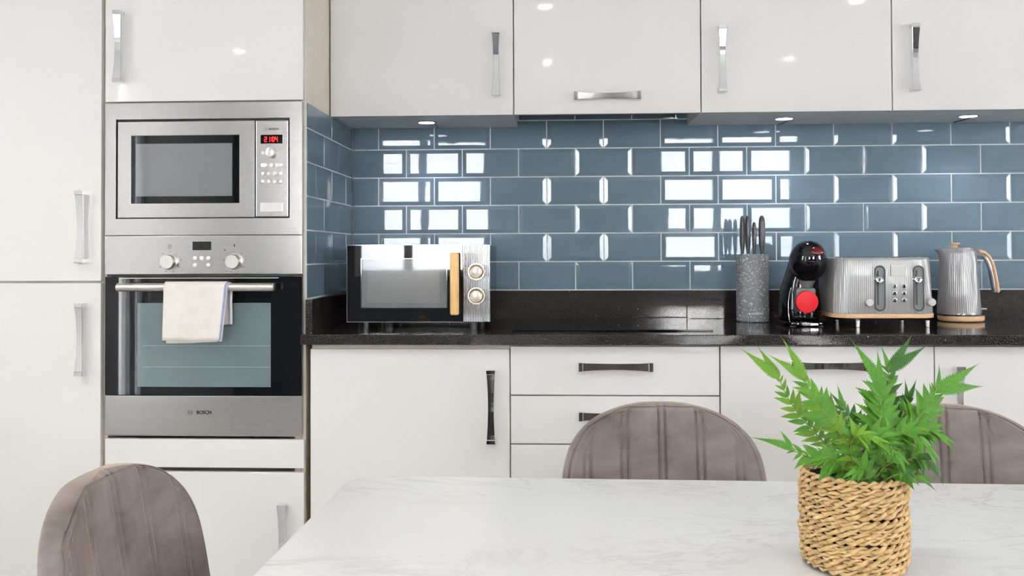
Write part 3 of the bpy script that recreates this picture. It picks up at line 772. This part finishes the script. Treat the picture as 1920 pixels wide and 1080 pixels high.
part('power_base', B().lathe([(.0640, 0), (.0700, .0030), (.0715, .0060), (.0715, .0170), (.0705, .0185)], (KX+.0060, KY, .9106), n=64), 'wood', r, 40)
part('base_gap', B().lathe([(.0580, 0), (.0580, .0044)], (KX+.0060, KY, .9292), n=40), 'black', r)
hp = [(KX+.046, 1.1385), (KX+.064, 1.1395), (KX+.080, 1.1340), (KX+.094, 1.1215), (KX+.103, 1.1040), (KX+.109, 1.0830), (KX+.1135, 1.0600), (KX+.1175, 1.0350), (KX+.1205, 1.0120), (KX+.1205, 1.0050)]
def strap(path, o0, o1, w):
    secs = []; N = len(path)
    for i, (x, z) in enumerate(path):
        a, c = path[max(0, i-1)], path[min(N-1, i+1)]; t = Vector((c[0]-a[0], c[1]-a[1])).normalized(); nn = Vector((t.y, -t.x))*-1   # outward (up/right)
        p0, p1 = Vector((x, z))+nn*o0, Vector((x, z))+nn*o1
        secs.append([(p0.x, KY-w, p0.y), (p0.x, KY+w, p0.y), (p1.x, KY+w*.8, p1.y), (p1.x, KY-w*.8, p1.y)])
    b = B(); b.loft(secs); bmesh.ops.recalc_face_normals(b.bm, faces=b.bm.faces)
    bmesh.ops.bevel(b.bm, geom=[e for e in b.bm.edges if len(e.link_faces) == 2 and e.calc_face_angle(0) > .8], offset=.003, segments=2, affect='EDGES'); return b
hd = part('handle', strap(hp, -.010, .0008, .011), 'toaster', r, 50)
part('handle_grip', strap(hp[1:], .0010, .0115, .011), 'wood', hd, 50)
part('switch', B().box(KX+.064, KX+.089, KY-.007, KY+.007, .9490, .9535, .0015), 'white_btn', r)

# ================================================================== dining table
TZ = .750
r = thing('dining_table', 'white marble-top dining table with rounded corners', 'table', (1.157, -2.09, 0), rotz=R(-1.15))
ORG[r] = Vector((0, 0, 0))                      # built in its own frame
b = B(); b.prism(rrect(-.797, .797, -.435, .425, .055, 10), TZ-.028, TZ, .004, 'XY')
part('table_top', b, 'marble', r, 40)
for sx_ in (-1, 1):
    for sy_ in (-1, 1):
        part('leg', B().lathe([(.016, 0), (.025, TZ-.030)], (sx_*.72, sy_*.385-.005, .0005), n=20), 'velvet_leg', r, 40)
part('apron', ring(B(), -.66, .66, -.34, .33, -.63, .63, -.31, .30, 0, .04, 0), 'velvet_leg', r)
ap = [c for c in r.children if c.name.startswith('apron')][0]
for v in ap.data.vertices: v.co = (v.co.x, v.co.z, TZ-.070+v.co.y)

# ================================================================== velvet chairs
STITCH = (-.155, -.0775, 0, .0775, .155)
def smooth_hw(z):
    if z >= .60: return .208*max(0., 1-min(1., (z-.60)/.2432)**4.3)**(1/2.1)
    return .208-.020*((.60-z)/.17)**2
def backrest_mesh():
    """chair faces -Y in its own frame; the shell curves forward at the sides and leans back"""
    zs = [.43+.37*k/34 for k in range(34)]+[.80+.0431*math.sin(PI/2*k/18) for k in range(19)]
    NU = 190; b = B(); F, K = [], []
    for z in zs:
        w = smooth_hw(z); fr, bk = [], []
        for j in range(NU+1):
            u = -math.cos(PI*j/NU); u = u*.35+(-1+2*j/NU)*.65
            x = u*w
            d = min((1-abs(u))*w, (.8435-z)*1.5+.0005); t = min(1, d/.022); ed = math.sqrt(max(0, 1-(1-t)**2))
            y = .0+(z-.45)*.16-.75*x*x-.35*max(0, .55-z)
            g = 0
            for s_ in STITCH:
                for e_ in (-.0068, .0068):
                    q = (x-s_-e_)/.0024; g += math.exp(-q*q)
            pf = ed*(.022-.0055*min(1, g)) if True else 0
            # quilting: channels swell a little between the stitch lines
            ph = ((x+.0387) % .0775)/.0775; pf += ed*.0022*math.sin(PI*ph)**2*0+ed*.0018*abs(math.cos(PI*(x/.0775)))*-1
            pf -= .0050*ed*math.exp(-((d-.0135)/.0026)**2)
            fr.append((x, y-pf, z)); bk.append((x, y+ed*.020, z))
        F.append(fr); K.append(bk)
    fv = [[b.bm.verts.new(p) for p in r_] for r_ in F]; kv = [[b.bm.verts.new(p) for p in r_] for r_ in K]
    for G, rev in ((fv, False), (kv, True)):
        for i in range(len(zs)-1):
            for j in range(NU):
                q = (G[i][j], G[i][j+1], G[i+1][j+1], G[i+1][j]); b.bm.faces.new(q[::-1] if rev else q)
    for j in range(NU): b.bm.faces.new((fv[-1][j], fv[-1][j+1], kv[-1][j+1], kv[-1][j])); b.bm.faces.new((fv[0][j+1], fv[0][j], kv[0][j], kv[0][j+1]))
    bmesh.ops.remove_doubles(b.bm, verts=b.bm.verts, dist=1e-5)
    return b
def make_chair():
    r = thing('dining_chair', 'x', 'chair', (0, 0, 0), 'velvet dining chairs')
    br = part('backrest', backrest_mesh(), 'velvet', r, 60)
    pts = []
    zz = [.46+.36*k/30 for k in range(31)]+[.82+.0215*math.sin(PI/2*k/8) for k in range(1, 9)]
    def rim(z, s_):
        w = max(.002, smooth_hw(z)-.004); x = s_*w; return (x, (z-.45)*.16-.75*x*x-.35*max(0, .55-z)-.0085, z-.003)
    pts = [rim(z, -1) for z in zz]+[rim(z, 1) for z in zz[::-1]]
    part('piping', B().tube(pts, .0024, 6), 'velvet', br, 60)
    b = B(); P = rrect(-.215, .215, -.445, .015, .10, 10)
    b.loft([[(x*.93, -.215+(y+.215)*.93, .405) for x, y in P], [(x, y, .415) for x, y in P], [(x, y, .455) for x, y in P], [(x*.975, -.215+(y+.215)*.975, .470) for x, y in P], [(x*.90, -.215+(y+.215)*.90, .478) for x, y in P]])
    part('seat', b, 'velvet', r, 60)
    for sx_ in (-1, 1):
        for y0, y1 in ((-.34, -.41), (-.06, .02)):
            part('leg', B().tube([(sx_*.15, y0, .404), (sx_*.205, y1, .003)], lambda t: .014-.006*t, 14), 'velvet_leg', r, 50)
    return r
ch = make_chair()
def dup(root):
    o = root.copy(); C.objects.link(o)
    for c in root.children:
        d_ = c.copy(); C.objects.link(d_); d_.parent = o
        for g_ in c.children:
            h_ = g_.copy(); C.objects.link(h_); h_.parent = d_
    return o
def put(o, x, y, rz, label): o.location = (x, y, 0); o.scale = (.965, 1, 1); o.rotation_euler = (0, 0, R(rz)); o['label'] = label
ch2, ch3 = dup(ch), dup(ch)
put(ch, .9400, -1.465, 0, 'taupe velvet dining chair in front of the drawer cabinet')
put(ch2, 1.480, -1.470, -8, 'taupe velvet dining chair at the right, half hidden by the fern')
put(ch3, .152, -2.010, 88, 'taupe velvet dining chair at the left end of the table')

# ================================================================== fern in a seagrass basket
PX, PY = 1.1045, -2.085
r = thing('potted_fern', 'green fern in a woven seagrass basket on the marble table', 'plant', (PX, PY, TZ+.0005))
ORG[r] = Vector((0, 0, 0))
BR, BH = .0615, .115
bk = part('basket', B().lathe([(.050, .001), (BR-.006, .004), (BR-.0035, .012), (BR-.0035, BH-.006), (BR-.006, BH-.006), (BR-.006, .06)], n=48), 'soil', r, 40)
def coil_mesh(k):
    b = B(); n = 132; tw = 13+k
    for st in (0, 1):
        secs = []
        for i in range(n):
            a = 2*PI*i/n; ph = tw*a+st*PI; rr = BR+.0027*math.cos(ph)+.0007*math.sin(5*a+k); z = .0027*math.sin(ph)+.0006*math.sin(3*a+k*2)
            w = .0026+.0007*math.sin(11*a+k+st*2)
            secs.append([((rr+w*math.cos(q))*math.cos(a), (rr+w*math.cos(q))*math.sin(a), z+w*math.sin(q)) for q in [2*PI*u/6 for u in range(6)]])
        secs.append(secs[0]); b.loft(secs, caps=False)
    bmesh.ops.remove_doubles(b.bm, verts=b.bm.verts, dist=1e-6); bmesh.ops.recalc_face_normals(b.bm, faces=b.bm.faces)
    me = bpy.data.meshes.new('coil'); b.bm.to_mesh(me); b.bm.free(); me.materials.append(M['seagrass']); me.shade_smooth(); return me
CM = [coil_mesh(k) for k in range(3)]
NC = 15
for k in range(NC):
    o = make('coil', CM[k % 3], bk); zz = .0068+k*(BH-.0068)/(NC-1)
    s_ = .955 if k == 0 else (.99 if k == 1 else 1.0+.012*math.sin(k*1.7))
    o.location = (.0006*math.sin(k*2.1), .0006*math.cos(k*1.3), zz); o.scale = (s_, s_, 1.0); o.rotation_euler = (R(.5*math.sin(k)), R(.6*math.cos(k*2)), k*2.4)
part('soil', B().lathe([(BR-.007, .09), (BR-.007, .098), (.03, .101), (.004, .102)], n=32), 'soil', r, 40)
# leaflet: serrated blade along +Y, folded on the midrib, drooping at the tip
def leaf_mesh(mat, droop, wid, serr=.16, n=12, taper=.25):
    bm = bmesh.new(); L, Mi, Rr = [], [], []
    for i in range(n*2+1):
        t = i/(2*n); w = wid*1.25*math.sin(PI*min(1, .05+.95*t**.72))**.8*(1-t)**taper
        w *= (1+serr) if i % 2 else (1-serr)
        if i == 2*n: w = 0
        z = -droop*t*t; y = t*(1-.18*droop*t)
        Mi.append(bm.verts.new((0, y, z)))
        L.append(bm.verts.new((-w, y+(.02 if i % 2 else 0), z+w*.30))); Rr.append(bm.verts.new((w, y+(.02 if i % 2 else 0), z+w*.30)))
    for i in range(2*n):
        bm.faces.new((L[i], Mi[i], Mi[i+1], L[i+1])); bm.faces.new((Mi[i], Rr[i], Rr[i+1], Mi[i+1]))
    bmesh.ops.remove_doubles(bm, verts=bm.verts, dist=1e-5)
    me = bpy.data.meshes.new('leaflet'); bm.to_mesh(me); bm.free(); me.materials.append(M[mat]); me.shade_smooth(); return me
LM = {(mt, d_): leaf_mesh(mt, d_, .145, .20) for mt in ('leaf', 'leaf2', 'leaf3') for d_ in (.10, .32, .55)}
TL = {mt: leaf_mesh(mt, .26, .115, .22, 24, 1.1) for mt in ('leaf', 'leaf2', 'leaf3')}
def bez(p, t):
    q = [Vector(v) for v in p]
    while len(q) > 1: q = [a.lerp(c, t) for a, c in zip(q, q[1:])]
    return q[0]
def frond(ctrl, n, size, mats, facing, tips=((18, 1.5), (-20, 1.3)), t0=.22):
    """ctrl: control points of the stem in the plant's frame; facing: direction the upper side looks to"""
    ctrl = [Vector(c) for c in ctrl]; pts = [bez(ctrl, k/20) for k in range(21)]
    f_ = part('frond', B().tube(pts, lambda t: .0016-.0009*t, 6), 'stem', r, 60)
    fac = Vector(facing).normalized()
    def place(p, dirv, nrm, length, me):
        y = dirv.normalized(); z = (nrm-y*nrm.dot(y)).normalized(); x = y.cross(z)
        mt = Matrix((x, y, z)).transposed().to_4x4(); mt.translation = p
        o = make('leaflet', me, f_); loc, rot, sc = mt.decompose()
        o.location = loc; o.rotation_euler = rot.to_euler(); o.scale = (length, length, length)
    for k in range(n):
        t = t0+(1-t0)*(k/(n-.3)); p = bez(ctrl, t); tan = (bez(ctrl, min(1, t+.02))-bez(ctrl, t-.02)).normalized()
        side = tan.cross(fac).normalized()
        prof = math.sin(PI*(.18+.74*(k/(n-1))))**.6
        for s_ in (-1, 1):
            a = R(58-22*(k/(n-1))+random.uniform(-9, 9))
            dirv = tan*math.cos(a)+side*s_*math.sin(a)+fac*random.uniform(-.12, .28)
            nrm = fac+side*s_*random.uniform(-.25, .35)+Vector((random.uniform(-.2, .2), random.uniform(-.2, .2), random.uniform(0, .3)))
            mt = random.choice(mats); place(p+fac*.0005, dirv, nrm, size*prof*random.uniform(.82, 1.15), LM[(mt, random.choice((.10, .32, .32, .55)))])
    end = ctrl[-1]; tan = (end-bez(ctrl, .93)).normalized(); side = tan.cross(fac).normalized()
    for ang, ln in tips:
        a = R(ang); place(end-tan*.002, tan*math.cos(a)+side*math.sin(a), fac, size*ln, TL[random.choice(mats)])
def P(px, py, dy=0.): return ((px-1597)*.000663, dy, (1058-py)*.000676)     # authoring grid of the plant, front elevation
G1, G2, G3 = ('leaf', 'leaf'), ('leaf2', 'leaf', 'leaf2'), ('leaf3', 'leaf', 'leaf3')
T2 = ((12, 1.15), (-14, 1.0))
frond([P(1600, 905, .0), P(1560, 830, .005), P(1490, 800, .01), P(1462, 710, .01)], 12, .025, G2, (-.3, -.9, .3), ((-32, 2.6), (-14, 2.1)), .3)
frond([P(1605, 905, -.01), P(1590, 810, -.01), P(1530, 780, -.012), P(1502, 708, -.01)], 13, .030, G2, (.1, -1, .2), ((0, 2.1), (-30, 1.9)), .3)
frond([P(1610, 905, -.02), P(1560, 850, -.03), P(1510, 860, -.035), P(1466, 832, -.035)], 9, .027, G1, (0, -.8, .7), ((-8, 2.0), (44, 1.2)), .2)
frond([P(1620, 905, -.015), P(1630, 830, -.02), P(1648, 770, -.02), P(1640, 715, -.015)], 13, .036, G1, (0, -1, .25), ((-20, 1.9), (10, 1.3)), .3)
frond([P(1630, 905, .01), P(1650, 820, .02), P(1680, 760, .02), P(1676, 696, .02)], 11, .031, G3, (.05, -1, .2), ((62, 2.3), (40, 2.1), (-10, 1.1)), .3)
frond([P(1640, 905, .0), P(1665, 830, -.005), P(1720, 790, -.01), P(1750, 728, -.01)], 11, .033, G1, (.25, -1, .3), ((34, 2.3), (58, 2.3), (-14, 1.1)), .3)
frond([P(1640, 905, -.01), P(1670, 810, -.025), P(1700, 785, -.045), P(1722, 800, -.055)], 10, .031, G1, (.3, -.8, .8), T2, .2)
frond([P(1625, 905, -.02), P(1630, 780, -.05), P(1660, 775, -.070), P(1690, 815, -.078)], 10, .030, G1, (.1, -.8, .8), T2, .15)
frond([P(1610, 905, -.02), P(1590, 800, -.050), P(1600, 780, -.068), P(1635, 825, -.08)], 10, .029, G1, (0, -.8, .8), T2, .15)
frond([P(1600, 905, -.02), P(1560, 820, -.045), P(1565, 785, -.06), P(1595, 800, -.075)], 9, .028, G2, (0, -.9, .6), T2, .15)
frond([P(1605, 905, .02), P(1600, 830, .035), P(1570, 790, .045), P(1560, 770, .05)], 8, .028, G3, (0, -1, .3), T2, .15)
frond([P(1640, 905, .02), P(1660, 850, .03), P(1695, 810, .04), P(1712, 785, .045)], 8, .032, G3, (.1, -1, .4), T2, .15)
frond([P(1650, 905, -.02), P(1665, 840, -.042), P(1685, 835, -.055), P(1702, 850, -.06)], 8, .028, G3, (.3, -.8, .7), T2, .1)
frond([P(1590, 905, -.015), P(1560, 860, -.03), P(1540, 840, -.04), P(1520, 845, -.05)], 8, .027, G1, (-.2, -.8, .6), T2, .1)
frond([P(1615, 905, .0), P(1610, 840, .0), P(1590, 795, .0), P(1578, 765, .0)], 8, .029, G3, (-.1, -1, .3), T2, .15)
frond([P(1645, 905, .0), P(1670, 840, .005), P(1695, 790, .01), P(1705, 755, .01)], 8, .032, G3, (.1, -1, .3), T2, .15)
frond([P(1620, 905, -.02), P(1635, 850, -.045), P(1645, 840, -.055), P(1660, 860, -.06)], 7, .026, G3, (.1, -.9, .5), T2, .1)
frond([P(1605, 905, -.025), P(1600, 870, -.045), P(1590, 850, -.055), P(1575, 862, -.06)], 6, .025, G1, (-.1, -.9, .5), T2, .05)
frond([P(1630, 905, -.025), P(1640, 875, -.045), P(1665, 862, -.055), P(1685, 872, -.06)], 6, .026, G1, (.1, -.9, .5), T2, .05)
